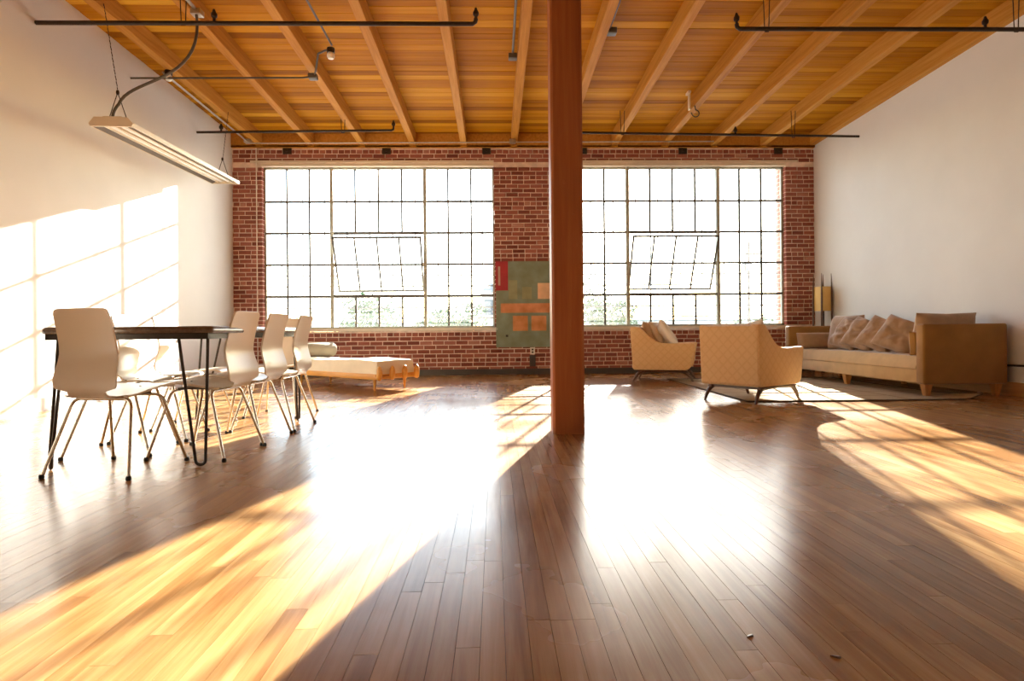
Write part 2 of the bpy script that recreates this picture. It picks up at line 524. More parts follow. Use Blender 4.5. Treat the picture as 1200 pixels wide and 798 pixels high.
CRS, BL, BH = .0727, .2035, .0575
rnd = random.Random(11)
bricks = []      # x0, x1, z0
z = .0
row = 0
while z + BH < 3.80:
    if z > SILL - .055 and z < HEAD + .03:
        spans = [(XL, w0[0], 0, 1), (w0[3], w1[0], 1, 1), (w1[3], XR, 1, 0)]
    else:
        spans = [(XL, XR, 0, 0)]
    if SILL - .055 - BH < z < SILL - .055 or HEAD - .03 < z < HEAD + .03:
        z += CRS; row += 1; continue
    header = row % 6 == 3
    P = BL / 2 if header else BL
    off = (0 if row % 2 else .5) * P + rnd.uniform(-.012, .012)
    for (a, b, la, lb) in spans:
        x = a - (off if not la else (off if row % 2 == 0 else 0))
        while x < b:
            l = P * rnd.uniform(.96, 1.03)
            x0, x1 = max(x, a), min(x + l, b)
            if x1 - x0 > .03:
                bricks.append((x0 + (0 if x0 == a else .0068), x1 - (0 if x1 == b else .0068), z + rnd.uniform(-.0025, .0025), (x0 == a and la) or (x1 == b and lb) or (x1 == b and a == XL and b == w0[0]) or (x0 == a and a == w1[3])))
            x += l
    z += CRS
    row += 1
def brick_score(b):
    xm, zm = (b[0] + b[1]) / 2, b[2] + .03
    if -.02 < xm < 1.13 and .45 < zm < 1.92: return -9          # behind the painting
    if .95 < xm < 1.42: return -8                               # behind the post
    if xm > 2.2 and zm < .72: return -7                         # behind chairs and sofa
    if -3.6 < xm < -1.0 and zm < .42: return -6                 # behind the bed
    if zm < .1: return -9
    if b[1] - b[0] < .08: return -5
    return (b[1] - b[0]) * 4 - (xm ** 2 + (zm - EYE) ** 2) * .02
order = sorted(range(len(bricks)), key=lambda i: -brick_score(bricks[i]))
single = set(order[:300])
cache = {}
def brick_geo(mb, L, dx, dy, dz, t, deep=False):
    e = .005
    y0 = -.0 - dy
    y1 = .112 if deep else .05
    h = BH
    v = [(dx - L / 2, y1, dz), (dx + L / 2, y1, dz), (dx + L / 2, y1, dz + h), (dx - L / 2, y1, dz + h),
         (dx - L / 2, y0 + e, dz), (dx + L / 2, y0 + e, dz), (dx + L / 2, y0 + e, dz + h), (dx - L / 2, y0 + e, dz + h),
         (dx - L / 2 + e, y0, dz + e), (dx + L / 2 - e, y0, dz + e), (dx + L / 2 - e, y0, dz + h - e), (dx - L / 2 + e, y0, dz + h - e)]
    f = [(8, 9, 10, 11), (4, 5, 9, 8), (5, 6, 10, 9), (6, 7, 11, 10), (7, 4, 8, 11), (0, 1, 5, 4), (1, 2, 6, 5), (2, 3, 7, 6), (3, 0, 4, 7)]
    mb.add(v, f, 0, t)
rest = MB()
for i, (x0, x1, z, deep) in enumerate(bricks):
    L = x1 - x0
    t = min(1, max(0, rnd.gauss(.46, .2)))
    if i in single:
        key = (round(L * 200), int(t * 8), bool(deep))
        if key not in cache:
            mb = MB(); brick_geo(mb, key[0] / 200, 0, 0, 0, (key[1] + .5) / 8, deep)
            cache[key] = mb.mesh('brick', 'brick')
        link('brick', cache[key], wall, ((x0 + x1) / 2, YB - rnd.uniform(-.003, .003), z))
    else:
        brick_geo(rest, L, (x0 + x1) / 2, -YB + rnd.uniform(-.003, .003), z, t, False) if False else None
        n0 = len(rest.v)
        brick_geo(rest, L, (x0 + x1) / 2, rnd.uniform(-.003, .003), z, t, deep)
        rest.v[n0:] = [(a, b + YB, c) for a, b, c in rest.v[n0:]]
tag(rest.build('brickwork', 'brick', wall, fix=False), kind='stuff')
# lintels and anchor plates belong to the wall
for (a, b) in ((-4.03, .0), (1.05, 5.15)):
    lm = MB().box(a, b, YB - .022, YB + .012, 3.555, 3.585)
    lm.box(max(a, -3.86) if a < 0 else 1.07, min(b, 4.96), YB + .004, YG + .04, HEAD, HEAD + .042)
    lm.build('lintel', 'cream', wall)
for px in (-3.426, -1.784, -.12, 1.5, 3.195, 4.83):
    pm = MB().box(-.07, .07, -.014, .02, -.055, .055).lathe([(.022, 0), (.022, .02)], 8)
    pm.v[8:] = [(a, -.012 - c, b) for a, b, c in pm.v[8:]]
    pm.build('anchor_plate', 'black_iron', wall, (px, YB, 3.752))

# ------------------------------------------------------------------ windows
ROWS = [SILL + .012, 1.335, 1.865, 2.394, 2.924, HEAD]
def window(n, xs):
    x0, x1, x2, x3 = xs
    root = empty('window_%d' % n, (0, 0, 0))
    tag(root, kind='structure')
    MB().rbox(x0 - .05 if n == 1 else x0 - .05, x3 + .05, YB - .045, YB + .37, SILL - .047, SILL, .006, 2, smooth=False).build('sill', 'sill', root)
    f = MB()
    za, zb = SILL, HEAD
    for a, b, c, d in ((x0, x0 + .03, za, zb), (x3 - .03, x3, za, zb), (x0, x3, za, za + .03), (x0, x3, zb - .03, zb)):
        f.box(a, b, YG - .02, YG + .03, c, d)
    f.build('frame', 'steel_green', root)
    for xm in (x1, x2):
        MB().rbox(xm - .028, xm + .028, YG - .05, YG + .05, za, zb, .006, 2, smooth=False).build('mullion', 'steel_green', root)
    bars = MB()
    cells = []
    cols = [([x0 + .02] + [x0 + (x1 - x0) * k / 3 for k in (1, 2)] + [x1], 'o'),
            ([x1 + (x2 - x1) * k / 4 for k in range(5)], 'm'),
            ([x2 + (x3 - x2) * k / 3 for k in range(3)] + [x3 - .02], 'o')]
    bw = .0155
    for xs_, kind in cols:
        for i in range(1, len(xs_) - 1):
            segs = ((za, zb),) if kind == 'o' else ((za, ROWS[1]), (ROWS[3], zb))
            for a, b in segs:
                bars.box(xs_[i] - bw, xs_[i] + bw, YG - .016, YG + .016, a, b)
        for r in range(1, 5):
            if kind == 'm' and r == 2: continue
            hw = bw if kind == 'o' or r == 4 else .022
            bars.box(xs_[0], xs_[-1], YG - .014 - (.02 if hw > .015 else 0), YG + .014, ROWS[r] - hw, ROWS[r] + hw)
        for c in range(len(xs_) - 1):
            for r in range(5):
                if kind == 'm' and r in (1, 2): continue
                cells.append((xs_[c], xs_[c + 1], ROWS[r], ROWS[r + 1]))
    tag(bars.build('glazing_bars', 'steel_dark', root), kind='stuff')
    for a, b, c, d in cells:
        mb = MB().box(-(b - a) / 2 + .006, (b - a) / 2 - .006, -.002, .002, -(d - c) / 2 + .006, (d - c) / 2 - .006)
        mb.build('pane', 'glass', root, ((a + b) / 2, YG, (c + d) / 2))
    # pivoted sash, tilted open
    cw = (x2 - x1) / 2 - .045
    ch = (ROWS[3] - ROWS[1]) / 2 - .035
    s = MB()
    for a, b, c, d in ((-cw, -cw + .03, -ch, ch), (cw - .03, cw, -ch, ch), (-cw, cw, -ch, -ch + .03), (-cw, cw, ch - .03, ch), (-cw, cw, -.014, .014)):
        s.box(a, b, -.014, .014, c, d)
    for k in (1, 2, 3):
        xx = -cw + 2 * cw * k / 4
        s.box(xx - .014, xx + .014, -.013, .013, -ch, ch)
    sash = s.build('sash', 'steel_dark', root, ((x1 + x2) / 2, YG, (ROWS[1] + ROWS[3]) / 2))
    sash.rotation_euler = (R(27), 0, 0)
    pw = 2 * cw / 4
    me = None
    for k in range(4):
        for zc in (-ch / 2, ch / 2):
            if me is None:
                me = MB().box(-pw / 2 + .006, pw / 2 - .006, -.002, .002, -ch / 2 + .008, ch / 2 - .008).mesh('pane', 'glass')
            link('pane', me, sash, (-cw + pw * (k + .5), 0, zc))
    for sx in (-1, 1):
        MB().box(-.012, .012, -.02, .02, -.03, .03).build('pivot', 'galv', sash, (sx * (cw + .012), 0, 0))
    MB().tube([(0, -.02, -ch + .02), (0, -.07, -ch + .02), (.03, -.09, -ch + .02)], .008, 6).build('latch', 'galv', sash)
    # outer security grille
    g = MB()
    k = 0
    for xs_, kind in cols:
        for i in range(len(xs_) - 1):
            xm = (xs_[i] + xs_[i + 1]) / 2
            g.tube([(xm, YB + .34, 1.70), (xm, YB + .34, HEAD + .06)], .010, 6)
    for zz in (1.70, 1.515, 1.33, 1.145, .96):
        g.tube([(x0 - .02, YB + .34, zz), (x3 + .02, YB + .34, zz)], .012, 6)
    tag(g.build('security_bars', 'steel_dark', root), kind='stuff')
window(1, w0)
window(2, w1)

# ------------------------------------------------------------------ ceiling
def slope_box(mb, x0, x1, y0, y1, zlo, zhi, tint=.5):
    """Box whose bottom/top follow the roof fall; zlo/zhi are offsets from the deck underside."""
    p = []
    for zo in (zlo, zhi):
        for (a, b) in ((x0, y0), (x1, y0), (x1, y1), (x0, y1)):
            p.append((a, b, ZS(b) + zo))
    mb.add(p, [(0, 3, 2, 1), (4, 5, 6, 7), (0, 1, 5, 4), (1, 2, 6, 5), (2, 3, 7, 6), (3, 0, 4, 7)], 0, tint)
cm = MB(); slope_box(cm, XL - .2, XR + .2, YR - .2, YB + .4, .034, .2)
ceil = cm.build('ceiling', 'baseboard_dark'); tag(ceil, kind='structure')
rnd = random.Random(5)
JX = [-3.866 + .842 * k for k in range(12)]
y = YB + .05
rest = MB()
while y > YR:
    wd = rnd.choice((.128, .135, .135, .142))
    cuts = sorted(rnd.sample(range(1, 11), 2))
    xs_ = [XL] + [JX[c] for c in cuts] + [XR]
    for a, b in zip(xs_, xs_[1:]):
        dz = rnd.uniform(0, .004)
        t = min(1, max(0, rnd.gauss(.5, .26)))
        def put(mb, ox, oy, oz):
            e = .004
            x0, x1, y0, y1 = a + .001, b - .001, y - wd + .001, y - .001
            q = []
            for (zz, ee) in ((.033, 0), (e + dz, 0), (dz, e)):
                for (xx, yy) in ((x0, y0 + ee), (x1, y0 + ee), (x1, y1 - ee), (x0, y1 - ee)):
                    q.append((xx - ox, yy - oy, ZS(yy) + zz - oz))
            mb.add(q, [(11, 10, 9, 8), (4, 8, 9, 5), (5, 9, 10, 6), (6, 10, 11, 7), (7, 11, 8, 4), (0, 4, 5, 1), (1, 5, 6, 2), (2, 6, 7, 3), (3, 7, 4, 0)], 0, t)
        if y > 5.4:
            mb = MB(); c = ((a + b) / 2, y - wd / 2, ZS(y))
            put(mb, *c); mb.build('ceiling_board', 'deck', ceil, c)
        else:
            put(rest, 0, 0, 0)
    y -= wd
tag(rest.build('ceiling_boarding', 'deck', ceil), kind='stuff')
for i, jx in enumerate(JX):
    mb = MB()
    y0, y1 = YR, YB + .3
    hw = .052
    p = []
    e = .006
    for yy in (y0, y1):
        zb = ZS(yy) - .20
        for (dx, dz) in ((-hw, .2), (-hw, e), (-hw + e, 0), (hw - e, 0), (hw, e), (hw, .2)):
            p.append((dx, yy - 3, zb + dz - 3.9))
    mb.add(p, [(0, 1, 2, 3, 4, 5)[::-1], tuple(range(6, 12))] + [(k, (k + 1) % 6, (k + 1) % 6 + 6, k + 6) for k in range(6)], 0, rnd.random())
    mb.build('joist', 'joist', ceil, (jx, 3, 3.9))
lb = MB()
for a, b in zip([XL + .001] + [j + .0525 for j in JX if j < XR - .1], [j - .0525 for j in JX if j < XR - .1] + [XR - .001]):
    if b - a > .02:
        MB().box(-(b - a) / 2, (b - a) / 2, -.03, .05, -.105, .12, 0, rnd.random()).build('blocking', 'joist', ceil, ((a + b) / 2, YB - .02, 3.905))
MB().box(XL + .001, XR - .001, YB - .05, YB + .01, 3.795, 3.826).build('ledger', 'joist', ceil)
slg = MB(); slg.box(XL, XR, 4.16, 4.46, 3.62, 3.955, 0, .6); slg.build('girder', 'joist', ceil)

# post
pm = MB()
hx, hy, ch = .112, .10, .016
oct_ = [(-hx + ch, -hy), (hx - ch, -hy), (hx, -hy + ch), (hx, hy - ch), (hx - ch, hy), (-hx + ch, hy), (-hx, hy - ch), (-hx, -hy + ch)]
pm.prism(oct_, 0, 3.62, 'Z')
post = pm.build('column', 'post', None, (.513, 4.39, 0))
tag(post, 'square reddish timber post standing in the middle of the floor', None, kind='structure')
for (kx, kz, kr) in ((.075, 1.33, .011), (.03, .78, .02), (-.02, 1.77, .012), (.045, 1.55, .006), (.0, 1.05, .006)):
    km = MB().lathe([(kr, 0), (kr * 1.0, .0025), (kr * .6, .004)], 12)
    km.v = [(a, -c, b * 1.25) for a, b, c in km.v]
    km.build('knot', 'post', post, (kx, -hy, kz))

# ------------------------------------------------------------------ pipes, conduits, lamp
def head_geo(mb, p):
    x, y, z = p
    mb.tube([(x, y, z), (x, y, z + .035)], .014, 8)
    mb.lathe([(.012, .03), (.028, .045), (.03, .07), (.018, .09), (.010, .115)], 10, 0, (x, y, z))
def pipe(label, pts, r, heads, hangers, rough_end=None):
    root = empty('sprinkler_pipe', pts[0])
    tag(root, label, 'pipe', 'iron sprinkler pipes under the joists')
    o = Vector(pts[0])
    L = lambda p: tuple(Vector(p) - o)
    MB().tube([L(p) for p in pts], r, 10).build('pipe_run', 'black_iron', root)
    for h in heads:
        mb = MB(); head_geo(mb, L(h)); mb.build('sprinkler_head', 'black_iron', root)
    for (hx_, hy_, hz) in hangers:
        top = ZS(hy_) - .2
        mb = MB()
        for dx in (-.02, .02):
            mb.tube([L((hx_ + dx, hy_, hz - .02)), L((hx_ + dx * 1.6, hy_, top + .1))], .005, 6)
        mb.tube([L((hx_ - .02, hy_, hz - .025)), L((hx_ + .02, hy_, hz - .025))], .006, 6)
        mb.build('hanger', 'black_iron', root)
    return root
pipe('iron sprinkler pipe running out of the white wall above the hanging light fixture', [(XL, 5.95, 3.69), (-.19, 5.95, 3.70), (-.165, 5.95, 3.72), (-.16, 5.95, 3.75)], .021,
     [(-.16, 5.95, 3.74), (-2.66, 5.95, 3.71)], [(-2.95, 5.95, 3.7)])
pipe('iron sprinkler pipe entering above the sofa wall close to the camera', [(XR, 5.98, 3.69), (2.43, 5.98, 3.68), (2.405, 5.98, 3.70), (2.40, 5.98, 3.73)], .021,
     [(2.40, 5.98, 3.72), (4.90, 5.98, 3.70)], [(5.215, 5.98, 3.69), (2.70, 5.98, 3.68)])
pipe('short iron sprinkler pipe above the far end of the hanging light fixture', [(XL, 9.1, 3.67), (-1.50, 9.1, 3.70), (-1.475, 9.1, 3.715), (-1.47, 9.1, 3.73)], .018,
     [(-1.47, 9.1, 3.73), (-3.98, 9.1, 3.68)], [(-2.21, 9.1, 3.69)])
pipe('long iron sprinkler pipe over the right window from the timber post to the wall', [(XR, 9.0, 3.58), (.90, 9.0, 3.64), (.84, 9.0, 3.64)], .018,
     [(3.58, 9.0, 3.61)], [(1.90, 9.0, 3.63), (4.45, 9.0, 3.59)])

def conduit(name, label, pts, r, mat, boxes=(), bulbs=(), group=None):
    root = empty(name, pts[0])
    tag(root, label, 'conduit', group)
    o = Vector(pts[0])
    MB().tube([tuple(Vector(p) - o) for p in pts], r, 8).build('tube', mat, root)
    for b in boxes:
        q = Vector(b) - o
        MB().rbox(q.x - .05, q.x + .05, q.y - .05, q.y + .05, q.z - .03, q.z + .03, .008, 2).build('junction_box', mat, root)
    for b in bulbs:
        q = Vector(b) - o
        so = MB().lathe([(.03, .0), (.045, .0), (.045, .05), (.03, .06)], 12, 0, tuple(q)).build('lamp_socket', 'black_iron', root)
        MB().lathe([(.004, -.075), (.03, -.068), (.045, -.045), (.042, -.02), (.03, .002)], 12, 0, tuple(q)).build('bulb', 'bulb', so)
    return root
conduit('electrical_conduit', 'thin conduit across the joists ending at a white bulb', [(XL, 7.47, 3.79), (-2.30, 7.47, 3.80), (-2.16, 7.44, 3.80), (-2.10, 7.35, 3.83), (-2.03, 7.2, 3.97), (-1.92, 7.08, 3.95), (-1.83, 7.0, 3.93)], .012, 'steel_dark',
        [(-2.16, 7.44, 3.80)], [(-1.83, 7.0, 3.89)])
conduit('electrical_conduit', 'dark conduit running overhead down to the white bulb between two joists', [(-1.82, 7.0, 3.98), (-1.82, 4.5, 4.02)], .012, 'steel_dark')
conduit('electrical_conduit', 'silver conduit strapped along the joist nearest the plain white wall', [(-3.94, 7.45, 3.85), (-3.94, 9.9, 3.80), (-3.93, 10.0, 3.79)], .013, 'galv', [(-3.93, 9.95, 3.80)], [(-3.90, 7.50, 3.84)])
conduit('electrical_conduit', 'long thin silver conduit across the joists just before the brick wall', [(-3.9, 9.95, 3.77), (3.6, 9.95, 3.80)], .010, 'galv', [(.31, 9.95, 3.80)])
conduit('electrical_conduit', 'dark conduit down the joist nearest the timber post ending in a socket', [(.235, 5.2, 4.02), (.235, 7.2, 3.98)], .014, 'steel_dark', [(.235, 7.22, 3.95)])
conduit('electrical_conduit', 'short dark conduit on the joist just past the timber post', [(1.262, 5.2, 4.02), (1.262, 6.6, 3.98)], .014, 'steel_dark', [(1.29, 6.62, 3.96)])
conduit('electrical_conduit', 'short conduit and box feeding the flexible cable of the hanging light', [(-2.90, 4.8, 3.93), (-2.90, 6.1, 3.90)], .016, 'galv', [(-2.90, 6.12, 3.88)])
cb = conduit('wall_conduit', 'thin white conduit running down the brick beside the window edge', [(-3.93, YB - .014, 3.79), (-3.93, YB - .014, .12)], .009, 'white_plastic')

# hanging fluorescent fixture under the first joist
lx, ly0, ly1, lz0, lz1 = -3.665, 6.0, 9.05, 2.75, 2.93
fx = empty('fluorescent_light', (lx, ly0, lz0))
tag(fx, 'long cream industrial fluorescent fixture hung on chains along the white wall', 'light')
pitch_ = math.atan2(lz1 - lz0, ly1 - ly0)
FL = math.hypot(ly1 - ly0, lz1 - lz0)
mtx = Matrix.Rotation(pitch_, 4, 'X') @ Matrix.Rotation(R(4.4), 4, 'Z')
def fpart(mb, name, mat, parent=fx):
    mb.v = [tuple(mtx @ Vector(p)) for p in mb.v]
    return mb.build(name, mat, parent)
fpart(MB().prism([(-.085, .075), (.085, .075), (.095, .035), (-.095, .035)], .02, FL - .02, 'Y'), 'housing', 'enamel')
rf = MB()
rf.prism([(-.095, .045), (.095, .045), (.105, -.012), (.100, -.014), (.092, .036), (-.092, .036), (-.100, -.014), (-.105, -.012)], .01, FL - .01, 'Y')
fpart(rf, 'reflector', 'reflector')
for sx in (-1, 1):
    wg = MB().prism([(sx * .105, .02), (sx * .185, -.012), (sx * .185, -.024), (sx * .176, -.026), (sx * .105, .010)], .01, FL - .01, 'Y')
    fpart(wg, 'shade_strip', 'recess_shade')  # strips coloured dark to stand for the shaded recess beside the reflector
    fpart(MB().prism([(sx * .184, -.028), (sx * .192, -.028), (sx * .196, .012), (sx * .188, .012)], .01, FL - .01, 'Y'), 'edge_trim', 'enamel')
fpart(MB().box(-.006, .006, .02, FL - .02, -.012, .034), 'centre_divider', 'enamel')
for sx in (-.05, .05):
    for (a, b) in ((.04, FL / 2 - .02), (FL / 2 + .02, FL - .04)):
        fpart(MB().tube([(sx, a, .006), (sx, b, .006)], .019, 10), 'tube', 'tube')
for yy in (0, FL):
    fpart(MB().prism([(-.19, -.028), (.19, -.028), (.20, .0), (.15, .06), (-.15, .06), (-.20, .0)], yy - .012, yy + .012, 'Y'), 'end_plate', 'enamel')
def chain(y_, base_z, xo):
    dx = -math.tan(R(4.4)) * (y_ - ly0)
    top = Vector((-3.806 - lx + xo, y_ - ly0, ZS(y_) - .20 + .05 - lz0))
    mid = Vector((dx, y_ - ly0, base_z + .27))
    mb = MB()
    n = 30
    for i in range(n):
        a = mid.lerp(top, i / n); b = mid.lerp(top, (i + .8) / n)
        s = .006 if i % 2 else -.006
        if i % 2: mb.tube([a + Vector((0, .005, 0)), b + Vector((0, .005, 0))], .004, 5)
        else: mb.tube([a + Vector((.005, 0, 0)), b + Vector((.005, 0, 0))], .004, 5)
    mb.tube([mid, (dx - .09, y_ - ly0, base_z)], .004, 5)
    mb.tube([mid, (dx + .09, y_ - ly0, base_z)], .004, 5)
    mb.lathe([(.012, -.02), (.016, 0), (.012, .02)], 8, 0, tuple(mid))
    mb.build('chain', 'black_iron', fx)
chain(6.12, .075, 0); chain(8.93, .21, 0)
pts = bez3((-2.90 - lx, 6.1 - ly0, 3.88 - lz0), (-2.80 - lx, 6.1 - ly0, 3.15 - lz0), (-3.55 - lx, 6.1 - ly0, 3.25 - lz0), (.0, 6.12 - ly0, 2.98 - lz0), 18)
pts += bez((.0, 6.12 - ly0, 2.98 - lz0), (-.05, 6.12 - ly0, 2.93 - lz0), (-.06, 6.12 - ly0, 2.86 - lz0), 5)[1:]
MB().tube(pts, .014, 8).build('flexible_cable', 'steel_dark', fx)

# hook and strap on a joist
hk = empty('ceiling_hook', (2.78, 8.55, 3.83))
tag(hk, 'rusty hook and white strap hanging from a joist over the right window', 'hook')
MB().box(-.04, -.02, -.03, .03, -.02, .24).box(-.06, -.02, -.06, .06, .2, .23).build('strap', 'cream', hk)
MB().tube([(.05, 0, .04), (.06, 0, -.02)] + [(.06 + .05 * math.sin(a), 0, -.07 + .05 * math.cos(a)) for a in [i * .45 for i in range(10)]] + [(-.005, 0, -.06)], .008, 6).build('hook_bend', 'black_iron', hk)

# ------------------------------------------------------------------ painting, outlet, cable
def painting():
    W, Hh, T = 1.0, 1.435, .035
    cuts = [  # x0,x1,z0,z1 in fractions from top-left, material index
        (.0, .205, .0, .34, 1), (.04, .075, .06, .28, 2), (.215, .36, .22, .44, 3), (.44, .60, .30, .44, 3), (.70, .97, .255, .44, 4),
        (.08, .96, .49, .60, 5), (.28, .53, .635, .81, 6), (.59, .84, .635, .81, 6), (.16, .20, .855, .88, 7)]
    xs_ = sorted({0, 1.0} | {c[0] for c in cuts} | {c[1] for c in cuts})
    zs_ = sorted({0, 1.0} | {c[2] for c in cuts} | {c[3] for c in cuts})
    mb = MB()
    for a, b in zip(xs_, xs_[1:]):
        for c, d in zip(zs_, zs_[1:]):
            mx_, mz = (a + b) / 2, (c + d) / 2
            k = 0
            for q in cuts:
                if q[0] < mx_ < q[1] and q[2] < mz < q[3]: k = q[4]
            mb.add([(a * W, 0, -d * Hh), (b * W, 0, -d * Hh), (b * W, 0, -c * Hh), (a * W, 0, -c * Hh)], [(0, 1, 2, 3)], k)
    cols = [((.24, .27, .17), (.22, .28, .21)), ((.40, .035, .045), None), ((.50, .36, .26), None), ((.31, .31, .18), None), ((.78, .50, .30), None),
            ((.60, .22, .08), (.66, .30, .15)), ((.58, .23, .07), (.64, .30, .14)), ((.03, .03, .025), None)]
    mats = [plain('paint_%d' % i, c, .75, var=.16, scale=5, col2=d, bump=.15, bscale=40) for i, (c, d) in enumerate(cols)]
    root = empty('abstract_painting', (.018, YB - .045, 1.892))
    tag(root, 'green abstract canvas with red and orange rectangles on brick between the windows', 'painting')
    mb.build('canvas', mats, root, fix=False)
    MB().box(0, W, .001, T, -Hh, 0).build('stretcher', 'cream', root)
painting()
wo = empty('wall_outlet', (.625, YB, .392))
tag(wo, 'small cream socket plate low on the brick under the painting', 'outlet')
MB().rbox(-.04, .04, -.012, .004, -.06, .06, .004, 2).build('plate', 'white_plastic', wo)
for dz in (-.022, .022):
    MB().rbox(-.016, .016, -.016, -.01, dz - .013, dz + .013, .003, 2).build('socket', 'slot', wo)
MB().rbox(-.05, .05, -.012, .004, -.26, -.07, .003, 1, smooth=False).build('raceway', 'baseboard_dark', wo)
cbl = MB().tube([(XR - .012, 9.0, .30), (XR - .012, 7.2, .31), (XR - .012, 6.0, .325), (XR - .012, 4.5, .33)], .011, 8).build('wall_cable', 'rubber')
tag(cbl, 'black cable clipped along the white wall behind the sofa', 'cable')

# ------------------------------------------------------------------ dining chairs
def make_chair():
    root = empty('dining_chair')
    prof = [(.232, .430), (.215, .443), (.17, .449), (.08, .445), (-.02, .433), (-.11, .417), (-.150, .411), (-.165, .409), (-.171, .4085), (-.192, .409), (-.210, .419),
            (-.2195, .438), (-.2215, .456), (-.224, .470), (-.224, .495), (-.216, .535), (-.202, .580), (-.195, .625), (-.200, .67), (-.213, .73), (-.230, .79), (-.243, .832), (-.248, .850), (-.250, .858)]
    wid = [.150, .178, .196, .205, .206, .200, .186, .160, .104, .102, .102, .102, .162, .172, .173, .171, .166, .161, .157, .155, .153, .150, .143, .128]
    nw = 10
    P = []
    for i, ((y, z), wd) in enumerate(zip(prof, wid)):
        a, b = prof[max(0, i - 1)], prof[min(len(prof) - 1, i + 1)]
        t = Vector((0, b[0] - a[0], b[1] - a[1])).normalized()
        nrm = Vector((0, -t.z, t.y))       # up on the seat, forward on the back
        if nrm.z < 0 and i < 8: nrm = -nrm
        row = []
        for k in range(nw + 1):
            u = -1 + 2 * k / nw
            curv = .012 * u * u if i > 11 else .006 * u * u
            row.append((Vector((u * wd, y, z)) + nrm * curv, nrm))
        P.append(row)
    top = [p for r in P for p, n_ in r]
    # thickness always measured away from the sitter's side
    bot = []
    for i, r in enumerate(P):
        for p, n_ in r:
            bot.append(p - n_ * .011)
    n1 = nw + 1
    N = len(top)
    fs = []
    for i in range(len(prof) - 1):
        for k in range(nw):
            a = i * n1 + k
            fs.append((a, a + 1, a + n1 + 1, a + n1))
            fs.append((N + a, N + a + n1, N + a + n1 + 1, N + a + 1))
        a = i * n1; fs.append((a, a + n1, N + a + n1, N + a))
        a = i * n1 + nw; fs.append((a, N + a, N + a + n1, a + n1))
    for k in range(nw):
        fs.append((k, N + k, N + k + 1, k + 1))
        a = (len(prof) - 1) * n1 + k
        fs.append((a, a + 1, N + a + 1, N + a))
    SPLIT = 9
    MB().add(top + bot, fs, 0, .5, True).build('moulded_shell', 'shell', root)
    for sy, yt, yf, wt, wf in ((-1, -.115, -.235, .155, .238), (1, .125, .235, .150, .228)):
        for sx in (-1, 1):
            zt = .392
            path = [(0, yt, zt), (sx * (wt - .04), yt, zt)] + bez((sx * (wt - .03), yt, zt), (sx * (wt + .012), yt + (yf - yt) * .02, zt - .002), (sx * (wt + .018), yt + (yf - yt) * .13, zt - .055), 6) + [(sx * wf, yf, .008)]
            lg = MB().tube(path, .0088, 10).build('leg', 'chrome', root)
            MB().lathe([(.010, 0), (.0135, .002), (.0135, .012), (.0105, .022)], 10, 0, (sx * wf, yf, 0)).build('foot_cap', 'rubber', lg)
    MB().box(-.09, .09, -.122, .132, .396, .407).build('seat_bracket', 'steel_dark', root)
    for sx in (-1, 1):
        MB().lathe([(.006, 0), (.006, .003), (.003, .004)], 8, 0, (sx * .085, .05, .4435)).build('rivet', 'slot', root)
    return root
chair0 = make_chair()
G = 'white shell chairs around the dining table'
spots = [((-2.03, 3.37), -8, 'cream shell chair at the near end of the table, seen from behind'),
         ((-1.745, 3.775), 84, 'cream shell chair with its back to the open floor, next to the front hairpin leg'),
         ((-1.73, 4.265), 86, 'middle cream shell chair of the three with backs to the open floor'),
         ((-1.70, 4.765), 89, 'third cream shell chair with its back to the open floor, beside the daybed'),
         ((-2.31, 3.88), -82, 'white shell chair against the sunlit wall side, nearest the end chair'),
         ((-2.345, 4.38), -82, 'white shell chair on the sunlit wall side, middle of its row'),
         ((-2.36, 4.90), -82, 'white shell chair on the sunlit wall side, farthest along its row'),
         ((-1.90, 5.50), 176, 'cream shell chair at the far end of the table, facing the camera')]
for i, ((x, y), a, lab) in enumerate(spots):
    c = chair0 if i == 0 else dup(chair0)
    c.location = (x, y, 0)
    c.rotation_euler = (0, 0, R(a))
    tag(c, lab, 'chair', G)

# ------------------------------------------------------------------ table
tb = empty('dining_table', (-1.985, 4.27, 0), R(1.6))
tag(tb, 'long dark dining table on black hairpin legs among the white chairs', 'table')
tx, ty = .445, .97
top = MB()
bm = bmesh.new()
prof = [(0, .738), (.022, .742), (.030, .752), (.026, .762), (.0, .768)]
def ring(ins, z, r):
    pts = []
    for cx, cy, a0 in ((tx - r, ty - r, 0), (-tx + r, ty - r, 90), (-tx + r, -ty + r, 180), (tx - r, -ty + r, 270)):
        for k in range(5):
            a = R(a0 + 90 * k / 4)
            pts.append((cx + (r + ins) * math.cos(a), cy + (r + ins) * math.sin(a), z))
    return pts
rings = [ring(-.018, .728, .05), ring(-.004, .731, .05), ring(.0, .742, .05), ring(-.002, .754, .05), ring(-.012, .765, .05), ring(-.03, .768, .05)]
vs = [p for r in rings for p in r]; n = len(rings[0]); fs = []
for i in range(len(rings) - 1):
    for k in range(n):
        fs.append((i * n + k, i * n + (k + 1) % n, (i + 1) * n + (k + 1) % n, (i + 1) * n + k))
fs.append(tuple(range(n - 1, -1, -1))); fs.append(tuple(range((len(rings) - 1) * n, len(rings) * n)))
MB().add(vs, fs, 0, .5, True).build('tabletop', 'table_top', tb)
ap = MB()
ax, ay = tx - .025, ty - .025
for a in ((-ax, ax, -ay, -ay + .025), (-ax, ax, ay - .025, ay), (-ax, -ax + .025, -ay, ay), (ax - .025, ax, -ay, ay)):
    ap.box(a[0], a[1], a[2], a[3], .698, .731)
ap.build('apron', 'black_iron', tb)
